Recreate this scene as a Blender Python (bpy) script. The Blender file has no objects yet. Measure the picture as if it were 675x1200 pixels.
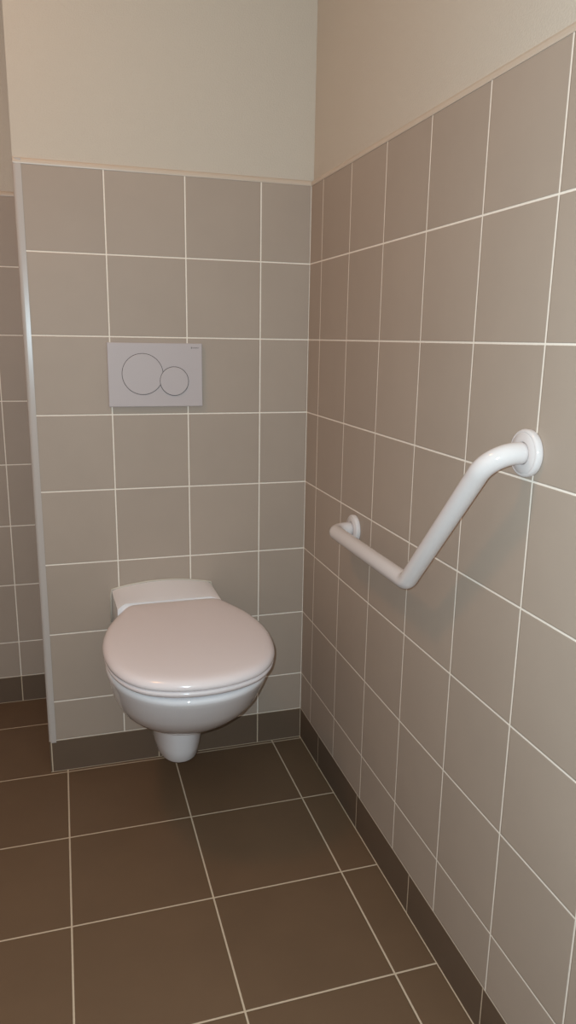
import bpy, bmesh, math, random
from mathutils import Vector, Matrix
S = bpy.context.scene
C = S.collection

# ---------------------------------------------------------------- helpers
def srgb(r, g, b):
    f = lambda c: (c/255/12.92) if c/255 <= .04045 else ((c/255+.055)/1.055)**2.4
    return (f(r), f(g), f(b), 1)

def obj(name, bm, mat, parent=None, smooth=False, normals=True):
    if normals:
        bmesh.ops.recalc_face_normals(bm, faces=bm.faces)
    me = bpy.data.meshes.new(name)
    bm.to_mesh(me); bm.free()
    for m in (mat if isinstance(mat, (list, tuple)) else [mat]):
        me.materials.append(m)
    if smooth:
        me.polygons.foreach_set('use_smooth', [True]*len(me.polygons))
    o = bpy.data.objects.new(name, me)
    C.objects.link(o)
    if parent:
        o.parent = parent
        o.matrix_parent_inverse = Matrix.Translation(-Vector(parent.location))
    return o

def thing(name, label, cat, loc, group=None):
    o = bpy.data.objects.new(name, None)
    C.objects.link(o)
    o.location = loc
    o.empty_display_size = .05
    o['label'] = label; o['category'] = cat
    if group: o['group'] = group
    return o

def add_box(bm, x0, x1, y0, y1, z0, z1, mi=0, bevel=0, seg=2):
    vs = [bm.verts.new((x, y, z)) for x in (x0, x1) for y in (y0, y1) for z in (z0, z1)]
    fs = []
    for q in ((0,1,3,2),(4,6,7,5),(0,4,5,1),(2,3,7,6),(0,2,6,4),(1,5,7,3)):
        f = bm.faces.new([vs[i] for i in q]); f.material_index = mi; fs.append(f)
    if bevel:
        bmesh.ops.recalc_face_normals(bm, faces=fs)
        es = list({e for f in fs for e in f.edges})
        bmesh.ops.bevel(bm, geom=es, offset=bevel, segments=seg, profile=.5, affect='EDGES')

def struct(name, bm, mat, smooth=False):
    o = obj(name, bm, mat, smooth=smooth)
    o['kind'] = 'structure'
    return o

def loft(bm, rings, close_ring=True, cap0=True, cap1=True):
    prev = None; first = None
    for r in rings:
        vs = [bm.verts.new(p) for p in r]
        if prev:
            n = len(vs)
            for i in range(n if close_ring else n-1):
                bm.faces.new((prev[i], prev[(i+1) % n], vs[(i+1) % n], vs[i]))
        else:
            first = vs
        prev = vs
    if cap0: bm.faces.new(first[::-1])
    if cap1: bm.faces.new(prev)

def lathe(bm, prof, origin, axis, n=64):
    """prof: list of (radius, distance along axis); closed at both ends."""
    a = Vector(axis).normalized()
    u = a.orthogonal().normalized(); v = a.cross(u)
    o = Vector(origin)
    rings = [[o + a*h + (u*math.cos(t)+v*math.sin(t))*r
              for t in [2*math.pi*k/n for k in range(n)]] for r, h in prof]
    loft(bm, rings)

def fillet_path(pts, rad, seg=14):
    out = [Vector(pts[0])]
    for i in range(1, len(pts)-1):
        p = Vector(pts[i]); a = (Vector(pts[i-1])-p).normalized(); b = (Vector(pts[i+1])-p).normalized()
        ang = a.angle(b); d = rad[i-1]/math.tan(ang/2)
        c = p + (a+b).normalized()*(rad[i-1]/math.sin(ang/2))
        s = p + a*d - c; e = p + b*d - c
        tot = s.angle(e); ax = s.cross(e).normalized()
        for k in range(seg+1):
            out.append(c + Matrix.Rotation(tot*k/seg, 3, ax) @ s)
    out.append(Vector(pts[-1]))
    return out

def tube(bm, path, r, n=32):
    rings = []; up = None
    for i, p in enumerate(path):
        t = (path[min(i+1, len(path)-1)] - path[max(i-1, 0)]).normalized()
        if up is None: up = t.orthogonal().normalized()
        up = (up - t*up.dot(t)).normalized()
        w = t.cross(up)
        rings.append([p + (up*math.cos(2*math.pi*k/n) + w*math.sin(2*math.pi*k/n))*r for k in range(n)])
    loft(bm, rings)

# ---------------------------------------------------------------- materials
def new_mat(name):
    m = bpy.data.materials.new(name); m.use_nodes = True
    nt = m.node_tree
    return m, nt, nt.nodes['Principled BSDF']

def plain(name, col, rough=.4, spec=.5, coat=0, metallic=0, bump=0, bscale=200, mottled=0, mscale=4, emit=0):
    m, nt, b = new_mat(name)
    b.inputs['Roughness'].default_value = rough
    b.inputs['Specular IOR Level'].default_value = spec
    b.inputs['Metallic'].default_value = metallic
    b.inputs['Coat Weight'].default_value = coat
    b.inputs['Coat Roughness'].default_value = .05
    geo = nt.nodes.new('ShaderNodeNewGeometry')
    nz = nt.nodes.new('ShaderNodeTexNoise'); nz.inputs['Scale'].default_value = mscale; nz.inputs['Detail'].default_value = 4
    nt.links.new(geo.outputs['Position'], nz.inputs['Vector'])
    mix = nt.nodes.new('ShaderNodeMix'); mix.data_type = 'RGBA'
    k = 1 - mottled
    mix.inputs['A'].default_value = col
    mix.inputs['B'].default_value = (col[0]*k, col[1]*k, col[2]*k, 1)
    nt.links.new(nz.outputs['Fac'], mix.inputs['Factor'])
    nt.links.new(mix.outputs['Result'], b.inputs['Base Color'])
    if bump:
        n2 = nt.nodes.new('ShaderNodeTexNoise'); n2.inputs['Scale'].default_value = bscale; n2.inputs['Detail'].default_value = 3
        nt.links.new(geo.outputs['Position'], n2.inputs['Vector'])
        bp = nt.nodes.new('ShaderNodeBump'); bp.inputs['Strength'].default_value = bump; bp.inputs['Distance'].default_value = .002
        nt.links.new(n2.outputs['Fac'], bp.inputs['Height']); nt.links.new(bp.outputs['Normal'], b.inputs['Normal'])
    if emit:
        b.inputs['Emission Color'].default_value = col; b.inputs['Emission Strength'].default_value = emit
    return m

def tiles(name, col, grout, ax_u, off_u, pitch_u, ax_v, off_v, pitch_v, w=.0032, rough=.58,
          extra_u=(), extra_v=(), var=.05, mott=.06, mscale=6, grain=.05, spec=.4):
    """Tiling with grout joints on world axes ax_u/ax_v ('X','Y','Z'); pitch None = no joints that way."""
    m, nt, b = new_mat(name)
    N, L = nt.nodes, nt.links
    geo = N.new('ShaderNodeNewGeometry'); sep = N.new('ShaderNodeSeparateXYZ')
    L.new(geo.outputs['Position'], sep.inputs[0])
    def M(op, a, bb=None, clamp=False):
        n = N.new('ShaderNodeMath'); n.operation = op; n.use_clamp = clamp
        for i, s in enumerate((a, bb)):
            if s is None: continue
            if isinstance(s, (int, float)): n.inputs[i].default_value = s
            else: L.new(s, n.inputs[i])
        return n.outputs[0]
    dist = None; cells = []
    def closer(d):
        nonlocal dist
        dist = d if dist is None else M('MINIMUM', dist, d)
    for ax, off, pitch, extra in ((ax_u, off_u, pitch_u, extra_u), (ax_v, off_v, pitch_v, extra_v)):
        p = sep.outputs[ax]
        if pitch:
            q = M('DIVIDE', M('SUBTRACT', p, off), pitch)
            cells.append(M('FLOOR', q))
            f = M('ABSOLUTE', M('SUBTRACT', M('FRACT', M('ADD', q, .5)), .5))
            closer(M('MULTIPLY', f, pitch))
        for e in extra:
            closer(M('ABSOLUTE', M('SUBTRACT', p, e)))
    # slightly ragged joint edges
    nz = N.new('ShaderNodeTexNoise'); nz.inputs['Scale'].default_value = 160
    L.new(geo.outputs['Position'], nz.inputs['Vector'])
    d2 = M('ADD', dist, M('MULTIPLY', M('SUBTRACT', nz.outputs['Fac'], .5), .0006))
    mr = N.new('ShaderNodeMapRange'); mr.interpolation_type = 'SMOOTHSTEP'
    mr.inputs['From Min'].default_value = w/2 - .0004; mr.inputs['From Max'].default_value = w/2 + .0004
    L.new(d2, mr.inputs['Value']); tilemask = mr.outputs['Result']
    # tile colour: mottling and a small difference from tile to tile
    n2 = N.new('ShaderNodeTexNoise'); n2.inputs['Scale'].default_value = mscale; n2.inputs['Detail'].default_value = 6; n2.inputs['Roughness'].default_value = .6
    L.new(geo.outputs['Position'], n2.inputs['Vector'])
    k = M('ADD', 1 - mott/2, M('MULTIPLY', M('SUBTRACT', n2.outputs['Fac'], .5), mott*2))
    if cells:
        cmb = N.new('ShaderNodeCombineXYZ')
        for i, c in enumerate(cells): L.new(c, cmb.inputs[i])
        wn = N.new('ShaderNodeTexWhiteNoise'); L.new(cmb.outputs[0], wn.inputs['Vector'])
        k = M('ADD', k, M('MULTIPLY', M('SUBTRACT', wn.outputs['Value'], .5), var))
    sc = N.new('ShaderNodeVectorMath'); sc.operation = 'SCALE'
    sc.inputs[0].default_value = col[:3]; L.new(k, sc.inputs['Scale'])
    mx = N.new('ShaderNodeMix'); mx.data_type = 'RGBA'
    mx.inputs['A'].default_value = grout; L.new(sc.outputs[0], mx.inputs['B']); L.new(tilemask, mx.inputs['Factor'])
    L.new(mx.outputs['Result'], b.inputs['Base Color'])
    rr = N.new('ShaderNodeMix'); rr.inputs['A'].default_value = .85; rr.inputs['B'].default_value = rough
    L.new(tilemask, rr.inputs['Factor']); L.new(rr.outputs['Result'], b.inputs['Roughness'])
    b.inputs['Specular IOR Level'].default_value = spec
    # relief: sunk joints with eased tile edges, fine satin grain
    mb = N.new('ShaderNodeMapRange'); mb.interpolation_type = 'SMOOTHSTEP'
    mb.inputs['From Min'].default_value = w/2 - .0006; mb.inputs['From Max'].default_value = w/2 + .0016
    L.new(dist, mb.inputs['Value'])
    n3 = N.new('ShaderNodeTexNoise'); n3.inputs['Scale'].default_value = 350; n3.inputs['Detail'].default_value = 2
    L.new(geo.outputs['Position'], n3.inputs['Vector'])
    bp = N.new('ShaderNodeBump'); bp.inputs['Strength'].default_value = .6; bp.inputs['Distance'].default_value = .0012
    L.new(M('ADD', mb.outputs['Result'], M('MULTIPLY', n3.outputs['Fac'], grain)), bp.inputs['Height'])
    L.new(bp.outputs['Normal'], b.inputs['Normal'])
    return m

TILE = srgb(171, 152, 137); GROUT = srgb(238, 224, 210)
DARK = srgb(109, 84, 63);   DGROUT = srgb(196, 174, 150)
ZB = .0982; Z7 = .2177; ZTOP = 1.6177
m_tile_back = tiles('beige_tiles_back', TILE, GROUT, 'X', -.1386, .2, 'Z', Z7, .2, extra_u=(0,), extra_v=(ZB,))
m_tile_right = tiles('beige_tiles_right', TILE, GROUT, 'Y', -.0948, .1951, 'Z', Z7, .2, extra_v=(ZB,))
m_tile_recess = tiles('beige_tiles_recess', TILE, GROUT, 'X', -.843, .2, 'Z', .2165, .2, extra_v=(.0924,))
m_tile_side = tiles('beige_tiles_side', TILE, GROUT, 'Y', 0.0, .2, 'Z', Z7, .2, extra_v=(ZB,))
m_floor = tiles('brown_floor_tiles', DARK, DGROUT, 'X', -.0924, .3046, 'Y', -.0103, .298, w=.0038, rough=.5,
                var=.05, mott=.14, mscale=5, grain=.12, spec=.4, extra_u=(0,))
m_base_back = tiles('brown_base_tiles_back', srgb(104, 84, 68), DGROUT, 'X', -.1386, .302, 'Z', 0, None, w=.0032,
                    rough=.55, extra_u=(0,), extra_v=(0, ZB), mott=.1)
m_base_right = tiles('brown_base_tiles_right', srgb(104, 84, 68), DGROUT, 'Y', -.1696, .2977, 'Z', 0, None, w=.0032,
                     rough=.55, extra_v=(0, ZB), mott=.1)
m_base_recess = tiles('brown_base_tiles_recess', srgb(104, 84, 68), DGROUT, 'X', -.843, .3, 'Z', 0, None, w=.0032,
                      rough=.55, extra_v=(0, .0924), mott=.1)
m_plaster = plain('cream_plaster', srgb(200, 186, 171), .9, .2, bump=.35, bscale=260, mottled=.03, mscale=3)
m_trimtop = plain('beige_edge_strip', srgb(200, 180, 162), .4)
m_corner = plain('white_corner_profile', srgb(186, 174, 167), .2, .5)
m_ceiling = plain('white_ceiling', srgb(232, 228, 218), .9, .2, bump=.2, bscale=200)
m_ceramic = plain('white_glazed_ceramic', srgb(229, 221, 221), .07, .5, coat=.3, mottled=.01)
m_seat = plain('white_seat_plastic', srgb(224, 209, 207), .15, .5, mottled=.01)
m_seal = plain('white_silicone', srgb(196, 184, 170), .4)
m_rubber = plain('grey_rubber', srgb(120, 118, 114), .7)
m_bar = plain('white_coated_tube', srgb(212, 200, 196), .1, .5, mottled=.01)
m_plate = plain('white_plate_plastic', srgb(185, 171, 169), .5, .4, mottled=.01)
m_gap = plain('gap_shade', srgb(30, 26, 25), .6)
m_chrome = plain('chrome', srgb(210, 208, 205), .15, metallic=1)
m_ink = plain('grey_print', srgb(104, 94, 92), .5)
m_water = plain('water', srgb(200, 205, 205), .02)
m_lampbody = plain('lamp_body', srgb(235, 235, 232), .4)
m_door = plain('painted_door', srgb(214, 210, 202), .35, bump=.05)

# ---------------------------------------------------------------- the room
XL, YF, YR, ZC = -1.95, -2.75, .4702, 2.6      # left wall, front wall, recess wall, ceiling
XB = -.7475                                     # outer edge of the boxed-out wall
P = .008                                        # plaster sits this far behind the tile face

bm = bmesh.new(); add_box(bm, XL-.1, .1, YF-.1, YR+.1, -.08, 0); struct('floor', bm, m_floor)
bm = bmesh.new(); add_box(bm, XL-.1, .1, YF-.1, YR+.1, ZC, ZC+.08); struct('ceiling', bm, m_ceiling)

# boxed-out back wall: tiled front and side, plaster above
bm = bmesh.new()
CH = .0095                                      # corner cut back behind the rounded profile
loft(bm, [[(x, y, z) for x, y in ((XB+CH, 0), (0, 0), (0, YR), (XB, YR), (XB, CH))] for z in (ZB, ZTOP)])
add_box(bm, XB, P, P, YR, ZTOP, ZC, 1)
add_box(bm, XB, 0, .0, YR, 0, ZB, 2)
o = struct('wall_back', bm, [m_tile_back, m_plaster, m_base_back, m_tile_side])
for p in o.data.polygons:
    if p.material_index == 0 and abs(p.normal.x) > .5: p.material_index = 3
# right wall
bm = bmesh.new()
add_box(bm, 0, .1, YF, YR, ZB, ZTOP, 0)
add_box(bm, P, .1, YF, YR, ZTOP, ZC, 1)
add_box(bm, 0, .1, YF, YR, 0, ZB, 2)
struct('wall_right', bm, [m_tile_right, m_plaster, m_base_right])
# recess wall left of the box
bm = bmesh.new()
add_box(bm, XL, XB, YR, YR+.1, .0924, ZTOP, 0)
add_box(bm, XL, XB, YR+P, YR+.1, ZTOP, ZC, 1)
add_box(bm, XL, XB, YR, YR+.1, 0, .0924, 2)
struct('wall_recess', bm, [m_tile_recess, m_plaster, m_base_recess])
# left and front walls close the room outside the frame
bm = bmesh.new()
add_box(bm, XL-.1, XL, YF, YR, ZB, ZTOP, 0)
add_box(bm, XL-.1, XL-P, YF, YR, ZTOP, ZC, 1)
add_box(bm, XL-.1, XL, YF, YR, 0, ZB, 2)
struct('wall_left', bm, [m_tile_right, m_plaster, m_base_right])
DX0, DX1, DZ = -1.75, -.80, 2.08
bm = bmesh.new()
for a, b in ((XL, DX0), (DX1, 0)):
    add_box(bm, a, b, YF-.1, YF, ZB, ZTOP, 0)
    add_box(bm, a, b, YF-.1, YF-P, ZTOP, ZC, 1)
    add_box(bm, a, b, YF-.1, YF, 0, ZB, 2)
add_box(bm, DX0, DX1, YF-.1, YF-P, DZ, ZC, 1)
struct('wall_front', bm, [m_tile_back, m_plaster, m_base_back])
bm = bmesh.new()
for a, b in ((DX0-.01, DX0+.04), (DX1-.04, DX1+.01)):
    add_box(bm, a, b, YF-.11, YF+.012, 0, DZ, bevel=.002)
add_box(bm, DX0-.01, DX1+.01, YF-.11, YF+.012, DZ-.04, DZ+.01, bevel=.002)
struct('trim_5', bm, m_door)
# edge strips along the top of the tiling (quarter-round face)
def strip(name, a, b, nrm, h=.014, dpt=.010):
    a, b, n = Vector(a), Vector(b), Vector(nrm)
    prof = [(0, 0)] + [(math.sin(t)*.0012 + .0004, 0) for t in (1.2,)]
    pts = [(-dpt, 0), (.0012, 0), (.0018, h*.2), (.0012, h*.55), (-.0012, h*.85), (-.005, h), (-dpt, h)]
    bm = bmesh.new()
    loft(bm, [[e + n*u + Vector((0, 0, v)) for u, v in pts] for e in (a, b)])
    return struct(name, bm, m_trimtop)
strip('trim_1', (XB+.0005, 0, ZTOP-.003), (-.0016, 0, ZTOP-.003), (0, -1, 0))
strip('trim_2', (0, -.0, ZTOP-.003), (0, YF, ZTOP-.003), (-1, 0, 0), h=.015)
strip('trim_3', (XL, YR, ZTOP-.003), (XB-.0005, YR, ZTOP-.003), (0, -1, 0))
# glossy rounded corner profile down the outer corner of the boxed-out wall
bm = bmesh.new()
R = .0095
cx, cy = XB + R - .0012, R - .0012
pts = [(cx + R + .001, -.0014), (cx, cy - R)]
pts += [(cx - R*math.sin(t), cy - R*math.cos(t)) for t in [math.pi/2*k/10 for k in range(1, 11)]]
pts += [(cx - R, cy + R), (cx + R + .001, cy + R)]
loft(bm, [[(x, y, z) for x, y in pts] for z in (ZB - .006, ZTOP + .009)])
struct('trim_4', bm, m_corner)

# ---------------------------------------------------------------- toilet
XC = -.4032
toilet = thing('wall_hung_toilet', 'white wall-hung toilet bowl with closed lid below the flush plate', 'toilet', (XC, 0, .29))

def catmull(tab, n=10):
    out = []
    for i in range(len(tab)-1):
        p0 = Vector(tab[max(i-1, 0)]); p1 = Vector(tab[i]); p2 = Vector(tab[i+1]); p3 = Vector(tab[min(i+2, len(tab)-1)])
        for k in range(n):
            t = k/n
            out.append(.5*((2*p1) + (-p0+p2)*t + (2*p0-5*p1+4*p2-p3)*t*t + (-p0+3*p1-3*p2+p3)*t**3))
    out.append(Vector(tab[-1]))
    return out

# lid half outline (half width, distance from wall) from the middle of its rear edge round to its tip
LIDTAB = [(0, .101), (.06, .101), (.104, .103), (.124, .112), (.139, .135), (.159, .175), (.178, .220), (.191, .268), (.1985, .318),
          (.1995, .365), (.194, .415), (.182, .462), (.159, .506), (.126, .540), (.084, .561), (.042, .572), (0, .576)]
half = catmull(LIDTAB, 8)
outline = [(w, d) for w, d in half] + [(-w, d) for w, d in half[-2:0:-1]]
def offset_ring(off, cy=.34, pts=None):
    pts = pts or outline
    n = len(pts); res = []
    for i in range(n):
        a = Vector(pts[i-1]); b = Vector(pts[(i+1) % n]); t = (b-a).normalized()
        nn = Vector((-t.y, t.x))
        if nn.dot(Vector(pts[i]) - Vector((0, cy))) > 0: nn = -nn
        res.append((pts[i][0] + nn.x*off, pts[i][1] + nn.y*off))
    return res
def scaled_ring(s, cy=.34, pts=None):
    return [(w*s, cy + (d-cy)*s) for w, d in (pts or outline)]
LZ0, LZ1 = .530, .514                     # lid top at the rear and at the tip
def plane_z(d): return LZ0 + (LZ1-LZ0)*(d-.098)/.48
def ring3(r, dz): return [(XC + w, -d, plane_z(d) + dz) for w, d in r]
bm = bmesh.new()
rings = [ring3(offset_ring(.012), -.0225), ring3(offset_ring(.002), -.0235), ring3(offset_ring(0), -.0215),
         ring3(offset_ring(-.0006), -.016), ring3(offset_ring(.001), -.0115), ring3(offset_ring(.004), -.0075),
         ring3(offset_ring(.0085), -.0042), ring3(offset_ring(.014), -.0022), ring3(offset_ring(.022), -.0008)]
base = offset_ring(.022)
for s, dz in ((.95, .0002), (.8, .0012), (.55, .002), (.28, .0024), (.06, .0025)):
    rings.append(ring3(scaled_ring(s, pts=base), dz))
loft(bm, rings)
obj('lid', bm, m_seat, toilet, smooth=True)
# seat ring below the lid, with its opening
bm = bmesh.new()
inner = [(w*.62, .33 + (d-.34)*.66) for w, d in outline]
rings = [ring3(inner, -.0435), ring3(offset_ring(.017), -.0432), ring3(offset_ring(.0115), -.0422), ring3(offset_ring(.0072), -.0402), ring3(offset_ring(.0040), -.0375), ring3(offset_ring(.0020), -.0342), ring3(offset_ring(.0012), -.031),
         ring3(offset_ring(.0018), -.0285), ring3(offset_ring(.005), -.0255), ring3(offset_ring(.02), -.0248), ring3(inner, -.0248), ring3(inner, -.0435)]
loft(bm, rings, cap0=False, cap1=False)
bmesh.ops.remove_doubles(bm, verts=bm.verts, dist=1e-5)
obj('seat', bm, m_seat, toilet, smooth=True)
# bumpers between seat and rim, hinges at the back
for sx, d in ((-1, .20), (1, .20), (-1, .47), (1, .47)):
    bm = bmesh.new(); x = XC + sx*(.155 if d < .3 else .125)
    lathe(bm, [(.006, -.0065), (.008, -.005), (.008, .003)], (x, -d, plane_z(d)-.0425), (0, 0, 1), 20)
    obj('bumper', bm, m_rubber, toilet, smooth=True)
for sx in (-1, 1):
    bm = bmesh.new()
    lathe(bm, [(.006, -.018), (.008, -.016), (.008, .016), (.006, .018)], (XC + sx*.078, -.112, .497), (1, 0, 0), 24)
    obj('hinge', bm, m_chrome, toilet, smooth=True)

# ceramic body: one lofted surface from underside to rim, open bowl inside
def body_ring(wb, w, dw, df, z, zslope=0, n1=10, n2=26, ex=2.15):
    """wall half-width wb, widest half-width w at distance dw, tip at df"""
    pts = []
    for k in range(n1):
        t = k/n1; e = t*t*(3-2*t)
        e = .55*math.sin(t*math.pi/2) + .45*e
        pts.append((wb + (w-wb)*e, .0 + dw*t))
    for k in range(n2+1):
        a = math.pi/2*k/n2
        c, s = max(math.cos(a), 0), math.sin(a)
        pts.append((w*c**(2/ex), dw + (df-dw)*s**(2/ex)))
    full = pts + [(-x, d) for x, d in pts[-2::-1]]
    return full
def b3(r, z, slope=0): return [(XC + x, -d, z + slope*(d)) for x, d in r]
SECT = [  # z, wall half-width, max half-width, where, tip
    (.256, .055, .058, .15, .28), (.261, .078, .083, .17, .325), (.272, .096, .106, .20, .362), (.288, .110, .127, .225, .395),
    (.312, .120, .148, .25, .432), (.341, .127, .167, .275, .468), (.375, .131, .179, .295, .502), (.410, .134, .187, .31, .528),
    (.434, .136, .1915, .32, .547), (.446, .137, .1935, .325, .555), (.453, .138, .1945, 0.325, .5585)
]
rings = [b3(body_ring(wb, w, dw, df, z), z) for z, wb, w, dw, df in SECT]
wb, w, dw, df = SECT[-1][1:]
rings.append(b3(body_ring(wb, w-.0015, dw, df-.0015, 0), .4585))
rings.append(b3(body_ring(wb-.001, w-.0065, dw, df-.0065, 0), .4622))
# rim surface and inside of the bowl
def oval(a, cy, b, z, n=72+1):
    N = len(rings[0]); out = []
    for i in range(N):
        x, y, _ = rings[-1][i]
        ang = math.atan2((-(y) - cy)/b, (x-XC)/a)
        out.append((XC + a*math.cos(ang), -(cy + b*math.sin(ang)), z))
    return out
inn = [oval(.128, .345, .165, .4622), oval(.122, .345, .158, .454), oval(.118, .34, .152, .44), oval(.105, .32, .13, .38), oval(.07, .28, .09, .30), oval(.05, .25, .06, .27)]
bm = bmesh.new()
loft(bm, rings + inn)
bmesh.ops.recalc_face_normals(bm, faces=bm.faces)
obj('bowl', bm, m_ceramic, toilet, smooth=True)
bm = bmesh.new()
lathe(bm, [(.001, 0), (.07, 0), (.07, .002), (.001, .002)], (XC, -.28, .299), (0, 0, 1), 40)
obj('water', bm, m_water, toilet)

# raised rear ledge, its top edge arched against the wall
bm = bmesh.new()
nx = 24; rings = []
LEDGE = .1385
def ledge_z(x, d):
    u = x/LEDGE
    arch = .534 + .0165*(1-u*u)
    drop = .0165*(1-u*u)*min(1, d/.1) + .0072*(d/.1)
    return arch - drop
def ledge_end(x):
    t = min(1, max(0, (abs(x)-.116)/.0225)); return 1 + .34*t*t*(3-2*t)
for d in (0, .006, .02, .04, .06, .08, .094, .1):
    row = []
    r = .004
    for k in range(nx+1):
        x = -LEDGE + 2*LEDGE*k/nx
        e = max(0, 1 - (LEDGE-abs(x))/r) if abs(x) > LEDGE-r else 0
        row.append((XC-.0165+.006*min(1, d/.12) + x, -d*ledge_end(x), ledge_z(x, d) - .003*e - (.0006 if d >= .0999 else 0)))
    row += [(XC + LEDGE-.0165+.006*min(1, d/.12), -d*1.34, .44), (XC - LEDGE-.0165+.006*min(1, d/.12), -d*1.34, .44)]
    rings.append(row)
loft(bm, rings)
led = obj('ledge', bm, m_ceramic, toilet, smooth=True)
led.data.set_sharp_from_angle(angle=math.radians(40))

# trapway outlet below the bowl
bm = bmesh.new()
TR = [(.0925, .032, .060, .165), (.0937, .0445, .07, .188), (.098, .0545, .08, .206), (.109, .0605, .085, .2195), (.14, .0645, .09, .230), (.17, .068, .095, .239), (.20, .071, .10, .248), (.24, .075, .11, .257), (.29, .078, .12, .265)]
loft(bm, [b3(body_ring(w*.96, w, dw, df, 0, ex=2.3), z) for z, w, dw, df in TR])
obj('outlet', bm, m_ceramic, toilet, smooth=True)
# silicone bead round the ceramic where it meets the tiles
path = []
for k in range(25):
    x = -LEDGE + 2*LEDGE*k/24
    path.append(Vector((XC - .0165 + x, -.0008, ledge_z(x, 0) + .0015)))
path = [Vector((XC-.0165-LEDGE-.004, -.0008, .44)), Vector((XC-.0165-LEDGE-.003, -.0008, .52))] + path + [Vector((XC-.0165+LEDGE+.003, -.0008, .52)), Vector((XC-.0165+LEDGE+.002, -.0008, .44))]
bm = bmesh.new(); tube(bm, path, .0026, 10)
obj('sealant', bm, m_seal, toilet, smooth=True)

# ---------------------------------------------------------------- flush plate
PX0, PX1, PZ0, PZ1 = -.5467, -.3005, 1.0385, 1.2035
plate = thing('flush_plate', 'white dual flush plate with two round buttons on the tiles above the toilet', 'flush plate', (-.4236, 0, 1.121))
bm = bmesh.new(); add_box(bm, PX0, PX1, -.0105, -.0002, PZ0, PZ1, bevel=.0018, seg=3)
obj('cover', bm, m_plate, plate)
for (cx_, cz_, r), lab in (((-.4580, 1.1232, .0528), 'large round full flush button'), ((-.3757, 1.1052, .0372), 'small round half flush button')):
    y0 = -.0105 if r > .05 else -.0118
    bm = bmesh.new()
    lathe(bm, [(r-.0002, -.004), (r-.0002, .0007), (r-.0008, .0012), (r-.002, .0014), (r*.5, .0014), (.0005, .0014)], (cx_, y0, cz_), (0, -1, 0), 96)
    btn = obj('button', bm, m_plate, plate, smooth=False)
    btn['label'] = lab
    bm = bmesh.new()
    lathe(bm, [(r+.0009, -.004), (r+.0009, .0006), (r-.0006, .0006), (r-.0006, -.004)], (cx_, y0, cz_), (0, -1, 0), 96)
    obj('button_groove_shade', bm, m_gap, btn)  # dark ring stands in for the shade in the groove round the button
# small printed maker's mark in the upper right corner
cu = bpy.data.curves.new('lettering', 'FONT'); cu.body = 'GEBERIT'; cu.size = .0042; cu.extrude = .00008; cu.offset = .00008
tmp = bpy.data.objects.new('lettering', cu)
me = bpy.data.meshes.new_from_object(tmp); bpy.data.objects.remove(tmp); bpy.data.curves.remove(cu)
bm = bmesh.new(); bm.from_mesh(me); bpy.data.meshes.remove(me)
w0 = max(v.co.x for v in bm.verts)
for v in bm.verts: v.co = Vector((-.3268 + v.co.x*.0185/w0, -.01055 - v.co.z, 1.1905 + v.co.y))
add_box(bm, -.3300, -.3278, -.0107, -.0104, 1.1898, 1.1942)
obj('lettering', bm, m_ink, plate)

# ---------------------------------------------------------------- grab bar
BX = -.065
bar = thing('grab_bar', 'white angled grab bar on two round flanges fixed to the right wall', 'grab bar', (0, -.735, .90))
F1 = (0, -.391, .7745); F2 = (0, -1.055, 1.0585)
path = fillet_path([(-.004,)+F1[1:], (BX+.006,)+F1[1:], (BX, -.806, .780), (BX,)+F2[1:], (-.004,)+F2[1:]], [.034, .035, .046])
bm = bmesh.new(); tube(bm, path, .0169)
obj('tube', bm, m_bar, bar, smooth=True)
for F, k in ((F1, .93), (F2, .98)):
    bm = bmesh.new()
    lathe(bm, [(rr*k if rr > .02 else rr, h) for rr, h in [(.0362, .0003), (.0368, .002), (.0368, .0085), (.0355, .0105), (.033, .0118), (.0325, .0118), (.0322, .0112), (.0318, .0118), (.0185, .0128), (.0172, .0126), (.0168, .011)]],
          F, (-1, 0, 0), 72)
    fl = obj('flange', bm, m_bar, bar, smooth=False)
    for pz in fl.data.polygons: pz.use_smooth = True

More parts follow.
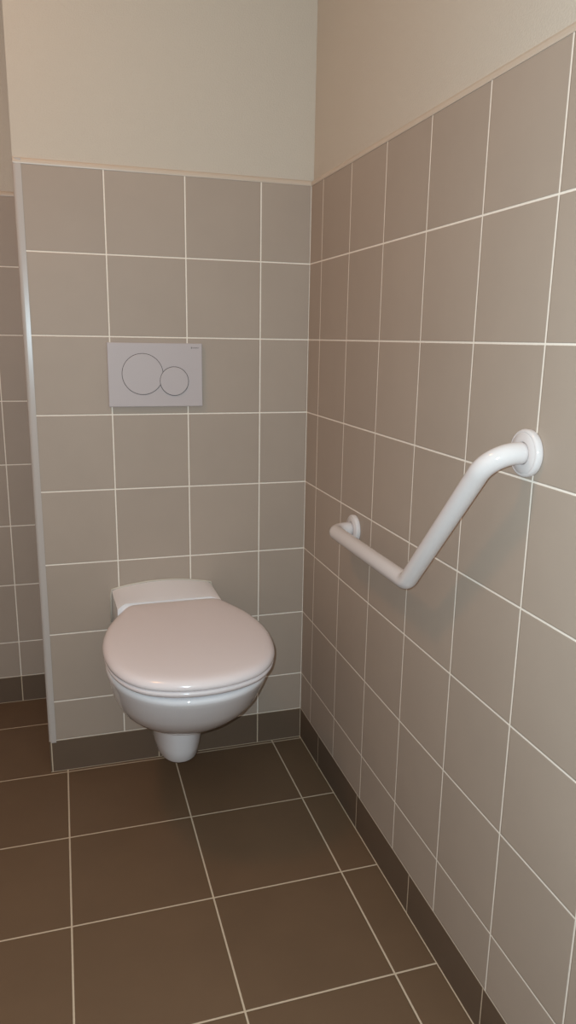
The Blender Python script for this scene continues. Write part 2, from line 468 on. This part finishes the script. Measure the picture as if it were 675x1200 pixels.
# ---------------------------------------------------------------- lamp on the ceiling (out of frame, lights the room)
LX, LY = -1.25, -.75
lamp = thing('ceiling_light', 'round white ceiling light with a glowing diffuser', 'ceiling light', (LX, LY, ZC))
bm = bmesh.new(); lathe(bm, [(.17, 0), (.17, .03), (.165, .035), (.10, .035)], (LX, LY, ZC-.0002), (0, 0, -1), 64)
obj('lamp_body', bm, m_lampbody, lamp)
bm = bmesh.new(); lathe(bm, [(.15, .036), (.15, .045), (.13, .062), (.08, .075), (.01, .079)], (LX, LY, ZC), (0, 0, -1), 64)
m_diff = plain('glowing_diffuser', (1, .55, .28, 1), .4, emit=1.2)
obj('diffuser', bm, m_diff, lamp, smooth=True)

def light(name, kind, loc, energy, col, **kw):
    l = bpy.data.lights.new(name, kind); l.energy = energy; l.color = col
    for k, v in kw.items(): setattr(l, k, v)
    o = bpy.data.objects.new(name, l); C.objects.link(o); o.location = loc
    return o
light('ceiling_lamp_light', 'AREA', (LX, LY, ZC-.085), 7.2, (1, .48, .21), shape='DISK', size=.28)
# added ambient fill, in an unseen doorway cut to hold it
o = light('fill_light', 'AREA', ((DX0+DX1)/2, YF-.06, DZ/2), 1, (1, .6, .35), shape='RECTANGLE', size=DX1-DX0-.08, size_y=DZ-.05)
o.rotation_euler = (math.pi/2, 0, 0)

# ---------------------------------------------------------------- camera and its flash
cam = bpy.data.cameras.new('camera'); co = bpy.data.objects.new('camera', cam); C.objects.link(co)
CAM = Vector((-.66552, -1.99755, 1.21878))
co.location = CAM; co.rotation_euler = (1.34056, -.01586, -.29465)
cam.sensor_fit = 'VERTICAL'; cam.sensor_height = 24; cam.sensor_width = 24; cam.lens = 864.789/1200*24
cam.clip_start = .01
S.camera = co
light('phone_flash', 'POINT', CAM + Vector((-.016, .008, .016)), 68, (.66, .88, 1), shadow_soft_size=.004)

w = bpy.data.worlds.new('world'); S.world = w; w.use_nodes = True
w.node_tree.nodes['Background'].inputs[0].default_value = (.05, .045, .04, 1)
w.node_tree.nodes['Background'].inputs[1].default_value = 0.2
S.view_settings.view_transform = 'Standard'; S.view_settings.look = 'None'
S.view_settings.gamma = 1; S.view_settings.exposure = 0; S.view_settings.use_curve_mapping = False
